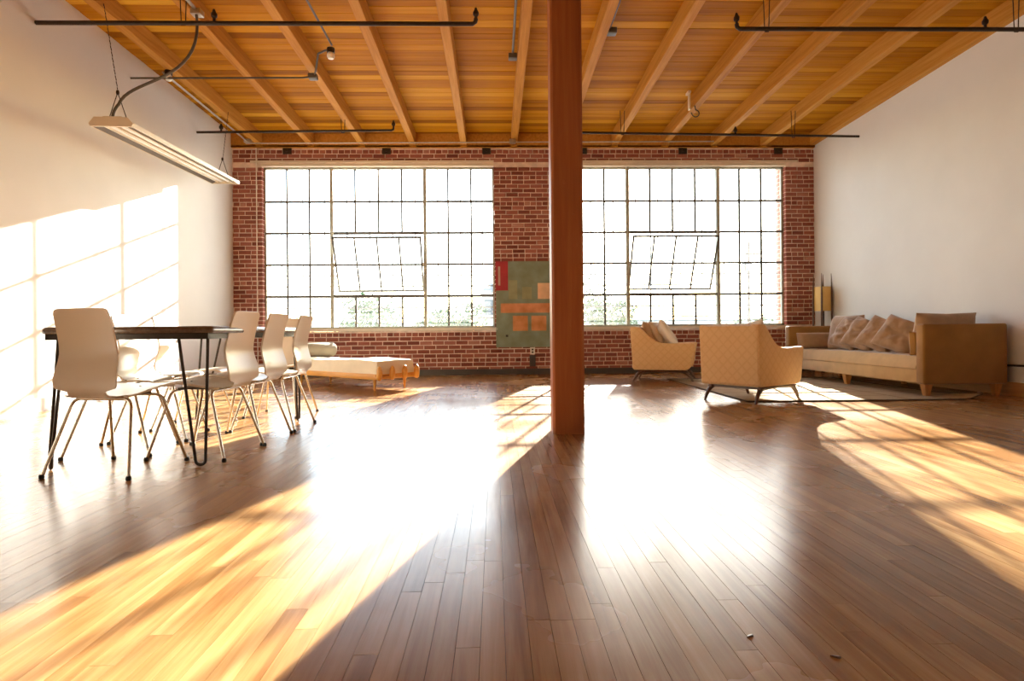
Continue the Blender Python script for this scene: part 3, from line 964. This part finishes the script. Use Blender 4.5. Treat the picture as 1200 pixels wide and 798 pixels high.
for sx, sy, dx, dy in ((1, -1, -1, 0), (-1, -1, .57, -.0), (1, 1, 0, -1), (-1, 1, 1, 0)):
    fxp, fyp = sx * .385 + (-.07 if sx < 0 else 0), sy * .865
    if sx < 0: fxp = -.455
    pts = []
    d = Vector((dx, dy, 0))
    if sx < 0 and sy < 0:
        d = Vector((.57, -.62, 0)).normalized()
    topz = .70
    A = Vector((fxp if sx > 0 else fxp + .05, fyp, topz)); Bp = A + d * .155
    f0 = Vector((fxp, fyp, 0)) + (d * .045 if sx > 0 else d * .03)
    pts = [A] + [Vector((f0.x, f0.y, .035)) - d * .028 + Vector((0, 0, .03))]
    for k in range(7):
        a = math.pi * k / 6
        pts.append(f0 + Vector((0, 0, .034)) - d * (.027 * math.cos(a)) - Vector((0, 0, .026 * math.sin(a))))
    pts += [Vector((f0.x, f0.y, .065)) + d * .030, Bp]
    MB().tube(pts, .0085, 8).build('hairpin_leg', 'black_iron', tb)

# ------------------------------------------------------------------ soft goods
def cushion_geo(wx, wy, t, seed, nx=18, ny=18, wr=.02, corner=.06, puff=.5, spin=0, folds=0.0):
    """Pillow lying in XY, thickness along Z."""
    vs, fs = [], []
    for side in (1, -1):
        for j in range(ny + 1):
            for i in range(nx + 1):
                u, v = -1 + 2 * i / nx, -1 + 2 * j / ny
                h = ((1 - u ** 4) * (1 - v ** 4))
                h = max(h, 0) ** puff
                pin = 1 - corner * (1 - abs(u)) * abs(v) ** 3
                pin2 = 1 - corner * (1 - abs(v)) * abs(u) ** 3
                q = Vector((u * 2.2 + seed * 7.1, v * 2.2 + side * 3.3, seed * 1.7))
                nz = noise.noise(q) * .6 + noise.noise(q * 2.3) * .4
                fz = 0
                if folds:
                    rad = math.hypot(u - .15, v - .1); an = math.atan2(v - .1, u - .15)
                    fz = folds * math.sin(an * 7 + seed + rad * 2) * min(1, rad * 1.6) * h - folds * 2.2 * math.exp(-rad * rad * 9)
                z = side * (t / 2 * h + .002 + fz) + nz * wr * h * (1 if side > 0 else -1)
                px, py = u * wx / 2 * pin2, v * wy / 2 * pin
                cs, sn = math.cos(R(spin)), math.sin(R(spin))
                vs.append((px * cs - py * sn, px * sn + py * cs, z))
    n1 = nx + 1; N = n1 * (ny + 1)
    for j in range(ny):
        for i in range(nx):
            a = j * n1 + i
            fs.append((a, a + 1, a + n1 + 1, a + n1)); fs.append((N + a, N + a + n1, N + a + n1 + 1, N + a + 1))
    for i in range(nx):
        fs.append((i, N + i, N + i + 1, i + 1)); a = ny * n1 + i; fs.append((a, a + 1, N + a + 1, N + a))
    for j in range(ny):
        a = j * n1; fs.append((a, a + n1, N + a + n1, N + a)); a = j * n1 + nx; fs.append((a, N + a, N + a + n1, a + n1))
    return vs, fs
def pillow(name, label, cat, size, loc, rot, mat, seed, group=None, **kw):
    vs, fs = cushion_geo(*size, seed, **kw)
    o = MB().add(vs, fs, 0, .5, True).build(name, mat, None, loc)
    o.rotation_mode = 'XYZ'
    o.rotation_euler = tuple(R(a) for a in rot)
    tag(o, label, cat, group)
    return o

# ------------------------------------------------------------------ sofa
sx0, sx1, sy0, sy1 = 4.47, 5.37, 6.29, 9.36
so = empty('sofa', (4.92, 7.825, 0))
tag(so, 'long ochre velvet sofa with square box arms along the white wall', 'sofa')
a, b = sx0 - 4.92, sx1 - 4.92
c, d = sy0 - 7.825, sy1 - 7.825
MB().rbox(a + .012, b, c + .02, d - .02, .135, .285, .012, 2).build('base', 'velvet_seat', so)
for y0, y1 in ((c, c + .13), (d - .13, d)):
    MB().rbox(a, b, y0, y1, .130, .765, .022, 4).build('arm', 'velvet', so)
MB().rbox(b - .16, b - .001, c + .12, d - .12, .28, .760, .02, 3).build('backrest', 'velvet', so)
# tufted seat
nx, ny = 14, 60
vs, fs = [], []
wx, wy = (b - .17) - (a + .004), (d - .131) - (c + .131)
VV = [0, .0015, .003, .005] + [k / (ny - 6) for k in range(1, ny - 6)] + [.995, .997, .9985, 1]
ny = len(VV) - 1
for j in range(ny + 1):
    for i in range(nx + 1):
        u, v = i / nx, VV[j]
        e = min(u, 1 - u) * wx; e2 = min(v, 1 - v) * wy
        rr = .045
        f = min(1, e / rr) ; f2 = min(1, e2 / .012)
        dome = math.sqrt(max(0, 1 - (1 - f) ** 2)) * math.sqrt(max(0, 1 - (1 - f2) ** 2))
        yy = v * wy; xx = u * wx
        dep = 0
        for tv in (.2, .4, .6, .8):
            dx_, dy_ = xx - wx * .48, yy - tv * wy
            dep += .028 * math.exp(-(dx_ ** 2) / .03 - (dy_ ** 2) / .012)
        pl = .004 * math.sin(yy * 60) * math.exp(-((xx - wx * .35) ** 2) / .03) + .006 * noise.noise(Vector((xx * 5, yy * 5, 2)))
        vs.append((a + .004 + xx, c + .131 + yy, .30 + dome * .12 - dep * dome + pl * dome + .012 * math.sin(math.pi * v)))
n1 = nx + 1
N = len(vs)
vs += [(p[0], p[1], .287) for p in vs]
for j in range(ny):
    for i in range(nx):
        q = j * n1 + i
        fs.append((q, q + 1, q + n1 + 1, q + n1)); fs.append((N + q, N + q + n1, N + q + n1 + 1, N + q + 1))
for i in range(nx):
    fs.append((i, N + i, N + i + 1, i + 1)); q = ny * n1 + i; fs.append((q, q + 1, N + q + 1, N + q))
for j in range(ny):
    q = j * n1; fs.append((q, q + n1, N + q + n1, N + q)); q = j * n1 + nx; fs.append((q, N + q, N + q + n1, q + n1))
MB().add(vs, fs, 0, .5, True).build('seat_cushion', 'velvet_seat', so)
for lx_ in (a + .075, b - .075):
    for ly_ in (c + .075, 0, d - .075):
        mb = MB()
        vs = [(s * .042, t * .042, .137) for s, t in ((-1, -1), (1, -1), (1, 1), (-1, 1))] + [(s * .022, t * .022, 0) for s, t in ((-1, -1), (1, -1), (1, 1), (-1, 1))]
        mb.add(vs, [(0, 1, 2, 3), (7, 6, 5, 4)] + [(k, (k + 1) % 4, (k + 1) % 4 + 4, k + 4) for k in range(4)])
        mb.build('leg', 'leg_oak', so, (lx_, ly_, 0))
GP = 'cushions on the ochre sofa'
pillow('bolster_cushion', 'flat taupe bolster leaning on the far arm of the ochre sofa', 'cushion', (.62, .24, .17), (4.84, 9.10, .545), (76, 0, 2), 'taupe', 1, GP, wr=.006, corner=.0, puff=.4)
pillow('bolster_cushion', 'narrow ochre bolster standing inside the near arm of the sofa', 'cushion', (.46, .26, .13), (4.72, 6.535, .555), (86, 0, 0), 'velvet', 2, GP, wr=.004, corner=.0, puff=.35)
pillow('back_cushion', 'square taupe back cushion behind the wrinkled pillows at the far end', 'cushion', (.56, .50, .20), (5.04, 8.70, .67), (76, 0, -78), 'taupe', 3, GP, wr=.012, corner=.03)
pillow('back_cushion', 'wide taupe back cushion rising above the near box arm', 'cushion', (.74, .50, .20), (4.99, 6.72, .645), (77, 0, 186), 'taupe', 4, GP, wr=.02, corner=.05)
for k, (x, y, lab, tilt, spin) in enumerate(((4.93, 8.44, 'wrinkled taupe pillow with a gathered knot, first from the far bolster', -70, -16), (4.91, 8.05, 'wrinkled taupe pillow, second from the far bolster', -58, -20),
                                 (4.90, 7.68, 'wrinkled taupe pillow, third from the far bolster', -54, -24), (4.89, 7.32, 'wrinkled taupe pillow nearest the standing ochre bolster', -50, -24))):
    pillow('throw_pillow', lab, 'pillow', (.46, .44, .17), (x, y, .64), (62, 0, tilt), 'taupe', 10 + k, GP, wr=.035, corner=.05, nx=30, ny=30, spin=spin, folds=.011 if k in (0, 3) else .006)

# ------------------------------------------------------------------ lounge chairs
def make_armchair():
    """Faces +Y, origin on the floor under its middle."""
    root = empty('lounge_chair')
    W, T = .335, .085
    side = [(-.375, .165), (.30, .165), (.345, .18), (.375, .215), (.425, .525), (.415, .54), (.39, .545), (.10, .535), (.0, .545), (-.09, .575), (-.17, .635), (-.245, .715), (-.30, .765), (-.36, .775), (-.42, .77), (-.425, .755), (-.395, .21), (-.39, .18)]
    for s in (-1, 1):
        mb = MB()
        x0, x1 = (W - T, W) if s > 0 else (-W, -W + T)
        bm = bmesh.new()
        va = [bm.verts.new((x0, p[0], p[1])) for p in side]
        vb = [bm.verts.new((x1, p[0], p[1])) for p in side]
        bm.faces.new(va[::-1]); bm.faces.new(vb)
        for i in range(len(side)):
            j = (i + 1) % len(side)
            bm.faces.new((va[i], va[j], vb[j], vb[i]))
        bmesh.ops.recalc_face_normals(bm, faces=list(bm.faces))
        eds = [e for e in bm.edges if abs(e.verts[0].co.x - e.verts[1].co.x) < 1e-5]
        bmesh.ops.bevel(bm, geom=eds, offset=.014, segments=2, affect='EDGES', profile=.5)
        mb.bm(bm).build('arm', 'lattice', root)
    bk = [(-.425, .755), (-.36, .775), (-.30, .765), (-.265, .70), (-.25, .21), (-.30, .167), (-.375, .165), (-.395, .19)]
    MB().prism([(p[0] - .004, p[1] + .001) for p in bk], -W + .02, W - .02, 'X').build('backrest', 'lattice', root)
    MB().rbox(-W + T, W - T, -.26, .335, .175, .335, .015, 2).build('seat_base', 'lattice', root)
    vs, fs = cushion_geo(2 * (W - T) - .004, .60, .14, 5, wr=.006, corner=0, puff=.28)
    MB().add(vs, fs, 0, .5, True).build('seat_cushion', 'cream_cloth', root, (0, .06, .405))
    fr = MB()
    fr.box(-.27, .27, -.30, -.265, .133, .164).box(-.27, .27, .265, .30, .133, .164)
    for s in (-1, 1):
        fr.tube([(s * .275, -.33, .140), (s * .275, 0, .152), (s * .275, .33, .140)], .019, 8)
    fr.build('base_frame', 'walnut', root)
    for s in (-1, 1):
        for t in (-1, 1):
            p = bez((s * .275, t * .24, .145), (s * .278, t * .335, .150), (s * .285, t * .40, .0), 8)
            MB().tube(p, [.02, .022, .023, .023, .022, .020, .018, .015, .012], 8).build('leg', 'walnut', root)
    return root
ac0 = make_armchair()
GA = 'patterned lounge chairs on the rug'
ac0.scale = (1, 1.03, 1); ac0.location = (2.44, 8.80, 0); ac0.rotation_euler = (0, 0, math.atan2(-.36, .93) - math.pi / 2)
tag(ac0, 'beige diamond-pattern lounge chair in side view before the window, pillows on it', 'armchair', GA)
ac1 = dup(ac0)
ac1.scale = (1, 1, 1)
ac1.location = (2.655, 6.30, 0); ac1.rotation_euler = (0, 0, math.atan2(.584, .812) - math.pi / 2)
tag(ac1, 'beige diamond-pattern lounge chair showing its back, at the edge of the rug', 'armchair', GA)
def on_chair(ch, p):
    return ch.matrix_basis @ Vector(p)
GL = 'pillows on the lounge chairs'
az = math.degrees(ac0.rotation_euler.z)
pillow('throw_pillow', 'tan pillow deepest in the side-view lounge chair', 'pillow', (.40, .40, .12), on_chair(ac0, (.02, -.20, .66)), (70, 0, az + 180), 'tan_cloth', 21, GL, wr=.012)
pillow('throw_pillow', 'cream pillow in the middle of three on the side-view lounge chair', 'pillow', (.40, .42, .12), on_chair(ac0, (-.05, -.09, .655)), (66, 0, az + 172), 'cream_cloth', 22, GL, wr=.015)
pillow('throw_pillow', 'white pointed pillow in front on the side-view lounge chair', 'pillow', (.42, .42, .13), on_chair(ac0, (.06, .03, .64)), (58, 20, az + 196), 'white_cloth', 23, GL, wr=.02, corner=.12)
az = math.degrees(ac1.rotation_euler.z)
pillow('throw_pillow', 'white pillow leaning inside the lounge chair seen from behind', 'pillow', (.44, .42, .13), on_chair(ac1, (.06, -.10, .60)), (66, 10, az + 176), 'white_cloth', 24, GL, wr=.02, corner=.1)

# ------------------------------------------------------------------ rug
rg = empty('rug', (2.50, 6.03, 0))
tag(rg, 'flat woven beige rug under the lounge chairs and sofa, corner curled', 'rug')
nx, ny = 40, 20
RX, RY = 2.38, 2.85
vs, fs = [], []
def rug_z(u, v):
    z = .008
    k = max(0, (u - .93) / .07) * max(0, 1 - v / .25)
    return z + .055 * k ** 1.5
for lay in (0, 1):
    for j in range(ny + 1):
        for i in range(nx + 1):
            u, v = i / nx, j / ny
            vs.append((u * RX + .04 * (1 - v) * 0, v * RY - .03 * math.sin(u * 3), (rug_z(u, v) if lay == 0 else rug_z(u, v) - .007)))
n1 = nx + 1; N = n1 * (ny + 1)
for j in range(ny):
    for i in range(nx):
        q = j * n1 + i
        fs.append((q, q + 1, q + n1 + 1, q + n1)); fs.append((N + q, N + q + n1, N + q + n1 + 1, N + q + 1))
MB().add(vs, fs, 0, .5, True).build('woven_field', 'rug', rg)
eb = MB()
def edge(pts): eb.tube(pts, .008, 6)
edge([(u / 40 * RX, -.03 * math.sin(u / 40 * 3), rug_z(u / 40, 0)) for u in range(41)])
edge([(u / 40 * RX, RY - .03 * math.sin(u / 40 * 3), .008) for u in range(41)])
edge([(0, v / 20 * RY, .008) for v in range(21)])
edge([(RX, v / 20 * RY - .03 * math.sin(3), rug_z(1, v / 20)) for v in range(21)])
eb.build('binding', 'rug_edge', rg)

# ------------------------------------------------------------------ floor lamp in the corner
fp = empty('floor_lamp', (5.30, 9.80, 0), R(12))
tag(fp, 'floor lamp of tapered wooden spikes holding a parchment box shade in the corner', 'lamp')
for k, (x, y) in enumerate(((-.095, -.095), (.095, -.095), (.095, .095), (-.095, .095))):
    MB().tube([(x * 1.1, y * 1.1, 0), (x, y, .9), (x, y, 1.30), (x * .95, y * .95, 1.61)], [.013, .017, .015, .004], 8).build('upright', 'walnut', fp)
sh = MB()
for a in ((-.088, .088, -.088, -.083), (-.088, .088, .083, .088), (-.088, -.083, -.083, .083), (.083, .088, -.083, .083)):
    sh.box(a[0], a[1], a[2], a[3], 1.01, 1.40)
sh.build('shade', 'lampshade', fp)
MB().tube([(0, 0, .86), (0, 0, 1.25)], .012, 8).build('stem', 'walnut', fp)
MB().lathe([(.018, .86), (.024, .88), (.024, 1.0), (.015, 1.02)], 10).build('socket', 'black_iron', fp)
MB().tube([(-.1, -.1, .5), (.1, .1, .5)], .007, 6).tube([(.1, -.1, .5), (-.1, .1, .5)], .007, 6).build('cross_brace', 'walnut', fp)
MB().lathe([(.02, 1.04), (.035, 1.10), (.025, 1.16)], 10).build('bulb', 'bulb', fp)

# ------------------------------------------------------------------ daybed
ang = math.atan2(.65, -.76)            # long axis, from the foot corner towards the head
db = empty('daybed', (-1.455, 7.50, 0), ang)
tag(db, 'low amber wood daybed with cream blanket and peg foot by the brick wall', 'daybed')
L, Wd = 1.95, .66                      # local +x along the bed, local -y across (towards the brick)
MB().rbox(-.005, L, -.035, .0, .145, .215, .008, 2).build('side_rail', 'bed_wood', db)
MB().rbox(-.005, L, -Wd, -Wd + .035, .145, .215, .008, 2).build('side_rail', 'bed_wood', db)
for k in range(7):
    x = .05 + k * (L - .15) / 6
    MB().rbox(x, x + .07, -Wd + .035, -.035, .185, .207, .004, 1).build('slat', 'bed_wood', db)
for k in range(4):
    y = -.03 - k * (Wd - .06) / 3
    mb = MB().tube([(-.03, y, .140), (-.034, y, .155), (-.038, y, .20), (-.04, y, .255), (-.04, y, .295), (-.04, y, .312)], [.022, .034, .038, .035, .024, .006], 10)
    mb.build('foot_peg', 'bed_wood', db)
MB().rbox(-.03, .01, -Wd, 0, .150, .185, .008, 2).build('end_rail', 'bed_wood', db)
for x in (.13, L - .2):
    for y in (-.09, -Wd + .09):
        MB().lathe([(.011, 0), (.014, .02), (.022, .12), (.024, .185)], 10, 0, (x, y, 0)).build('leg', 'bed_wood', db)
mt = MB().rbox(.0, L - .02, -Wd + .02, -.02, .21, .355, .03, 4)
nx, ny = 44, 18
vs, fs = [], []
for j in range(ny + 1):
    for i in range(nx + 1):
        u, v = i / nx, j / ny
        x = -.018 + u * (L + .0); y = -.008 - v * (Wd - .016)
        e = min(v, 1 - v) * Wd; ex = u * L
        f = min(1, e / .05); fx_ = min(1, ex / .06)
        dome = math.sqrt(1 - (1 - f) ** 2) * math.sqrt(1 - (1 - fx_) ** 2)
        drop = .215 if u == 0 or v in (0, 1) else .215
        z = drop + .16 * dome + .012 * noise.noise(Vector((x * 4, y * 6, 1))) * dome + .012 * math.sin(u * 6) * dome
        vs.append((x, y, z))
n1 = nx + 1; N = len(vs)
vs += [(p[0], p[1], .210) for p in vs]
for j in range(ny):
    for i in range(nx):
        q = j * n1 + i
        fs.append((q, q + n1, q + n1 + 1, q + 1)); fs.append((N + q, N + q + 1, N + q + n1 + 1, N + q + n1))
for i in range(nx):
    fs.append((i, i + 1, N + i + 1, N + i)); q = ny * n1 + i; fs.append((q, N + q, N + q + 1, q + 1))
for j in range(ny):
    q = j * n1; fs.append((q, N + q, N + q + n1, q + n1)); q = j * n1 + nx; fs.append((q, q + n1, N + q + n1, N + q))
MB().add(vs, fs, 0, .5, True).build('blanketed_mattress', 'blanket', db)
bo = MB()
pr = [(.03, -.33), (.085, -.325), (.103, -.30), (.105, 0), (.103, .30), (.085, .325), (.03, .33)]
bo.lathe(pr, 18)
o = bo.build('bolster', 'bolster')
o.location = db.matrix_basis @ Vector((L - .16, -Wd / 2, .478)); o.rotation_euler = (R(90), 0, ang)
tag(o, 'round olive-grey bolster lying across the head of the daybed', 'bolster')

# ------------------------------------------------------------------ outside
tag(MB().box(-160, 160, YB + .5, 320, -4.8, -4.5).build('ground', 'asphalt'), kind='structure')
def tree(label, x, y, top, w_, h_, mat, seed, n=1500):
    root = empty('tree', (x, y, -4.5))
    tag(root, label, 'tree', 'trees beyond the windows')
    top = top + 4.5
    MB().tube([(0, 0, 0), (.1, 0, (top - h_) * .6), (0, .1, top - h_ * .5)], [.25, .2, .1], 8).build('trunk', 'bark', root)
    r = random.Random(seed)
    mb = MB()
    lobes = [(r.uniform(-.33, .33) * w_, r.uniform(-.33, .33) * w_, top - h_ * r.uniform(.25, .78), r.uniform(.20, .34)) for _ in range(9)]
    lobes.append((0, 0, top - .36 * h_, .36))
    for _ in range(n):
        lx_, ly_, lz_, lr = r.choice(lobes)
        a, b_ = r.uniform(0, 6.283), math.acos(r.uniform(-1, 1))
        rr = r.uniform(.55, 1.0) * lr
        p = Vector((lx_ + math.cos(a) * math.sin(b_) * rr * w_, ly_ + math.sin(a) * math.sin(b_) * rr * w_, lz_ + math.cos(b_) * rr * h_ * .8))
        s = r.uniform(.10, .24) * (w_ / 6) ** .5
        u = Vector((r.gauss(0, 1), r.gauss(0, 1), r.gauss(0, 1))).normalized()
        v = u.orthogonal().normalized()
        k = u.cross(v)
        mb.add([p - v * s, p + k * s * .5, p + v * s, p - k * s * .5], [(0, 1, 2, 3)])
    tag(mb.build('foliage', mat, root, fix=False), kind='stuff')
tree('broad leafy tree seen through the open sash of the window beside the daybed', -9.6, 50, 4.4, 6.5, 5.2, 'leaf', 1)
tree('leafy tree through the window edge next to the green painting', -2.75, 45, 3.7, 4.2, 5.0, 'leaf', 2)
tree('low bushy tree sloping down beside the leafy tree near the painting', -6.1, 58, 2.9, 3.8, 3.8, 'leaf_b', 3)
tree('tall pale tree in the window edge right beside the timber post', 7.3, 46, 5.4, 4.6, 6.6, 'leaf_b', 4)
tree('rounder tree beyond the mullion next to the timber post', 12.6, 61, 4.1, 4.4, 4.5, 'leaf', 5)
tree('small shrubby tree low behind the utility pole', 20.2, 48, 2.2, 3.4, 3.0, 'leaf_b', 6, 900)
tree('low tree behind the white chairs at the window corner', -16.2, 50, 2.2, 4.0, 3.0, 'leaf_b', 7, 900)
def house(label, x0, x1, y, zt, roof, wins, cap=None):
    root = empty('far_building', ((x0 + x1) / 2, y, -4.5))
    tag(root, label, 'building', 'far buildings')
    hw = (x1 - x0) / 2
    MB().box(-hw, hw, 0, 8, 0, zt + 4.5).build('wall_block', 'stucco', root)
    MB().box(-hw - .2, hw + .2, -.2, 8.2, zt + 4.5, zt + 4.75).build('roof', roof, root)
    if cap:
        MB().lathe([(cap, 0), (cap * .9, .25), (.1, .9)], 4, 0, (0, 4, zt + 4.75)).build('cap', roof, root)
    for i in range(wins):
        xx = -hw + (i + .5) * 2 * hw / wins
        MB().box(xx - .5, xx + .5, -.06, .02, zt + 2.6, zt + 3.9).build('window', 'window_dark', root)
house('narrow pale tower with a capped roof beside the green painting', -1.05, .35, 52, 4.0, 'roofing', 1, .9)
house('long low pale building on the horizon beyond the left window', -24, -4, 95, 1.9, 'roofing', 9)
house('long low pale building on the horizon beyond the right window', 14, 46, 95, 2.1, 'roofing', 12)
up = empty('utility_pole', (12.5, 30, -4.5))
tag(up, 'thin utility pole with short crossarms beyond the right window', 'pole')
MB().tube([(0, 0, 0), (.05, 0, 9.55)], [.11, .06], 8).build('pole', 'bark', up)
MB().box(-.1, .7, -.05, .05, 8.9, 9.0).build('crossarm', 'bark', up)
MB().box(-.25, .15, -.1, .1, 8.1, 8.5).build('transformer', 'roofing', up)
# unseen sign added to keep the sun out of the right window's middle lights
sg = empty('sun_blocker', (9.31, 36.4, -4.5))
tag(sg, 'added unseen sign on a slim mast high beyond the right window', 'blocker')
MB().tube([(0, 0, 0), (0, 0, 18.05)], [.05, .045], 8).build('mast', 'steel_dark', sg)
MB().box(.0, 1.70, -.05, .05, 14.88, 18.0).build('blocker_panel', 'stucco', sg)
for zz in (14.93, 17.95):
    MB().tube([(0, 0, zz), (1.7, 0, zz)], .06, 8).build('blocker_rail', 'steel_dark', sg)

for (x, y, a, lab) in ((0.594, 1.435, 20, 'dark splinter of wood lying on the open floor, the one closer to the post'), (0.745, 1.337, -35, 'dark curled chip lying on the open floor closest to the camera')):
    cm_ = MB().add([(-.014, -.005, 0), (.012, -.006, 0), (.016, .003, .0), (-.002, .007, 0), (-.012, -.003, .004), (.010, -.004, .006), (.013, .002, .005), (-.001, .005, .003)],
                   [(3, 2, 1, 0), (4, 5, 6, 7), (0, 1, 5, 4), (1, 2, 6, 5), (2, 3, 7, 6), (3, 0, 4, 7)]).build('wood_chip', 'walnut', None, (x, y, .0002))
    cm_.rotation_euler = (0, 0, R(a)); cm_.scale = (.75, .75, .75)
    tag(cm_, lab, 'chip', 'chips on the floor')
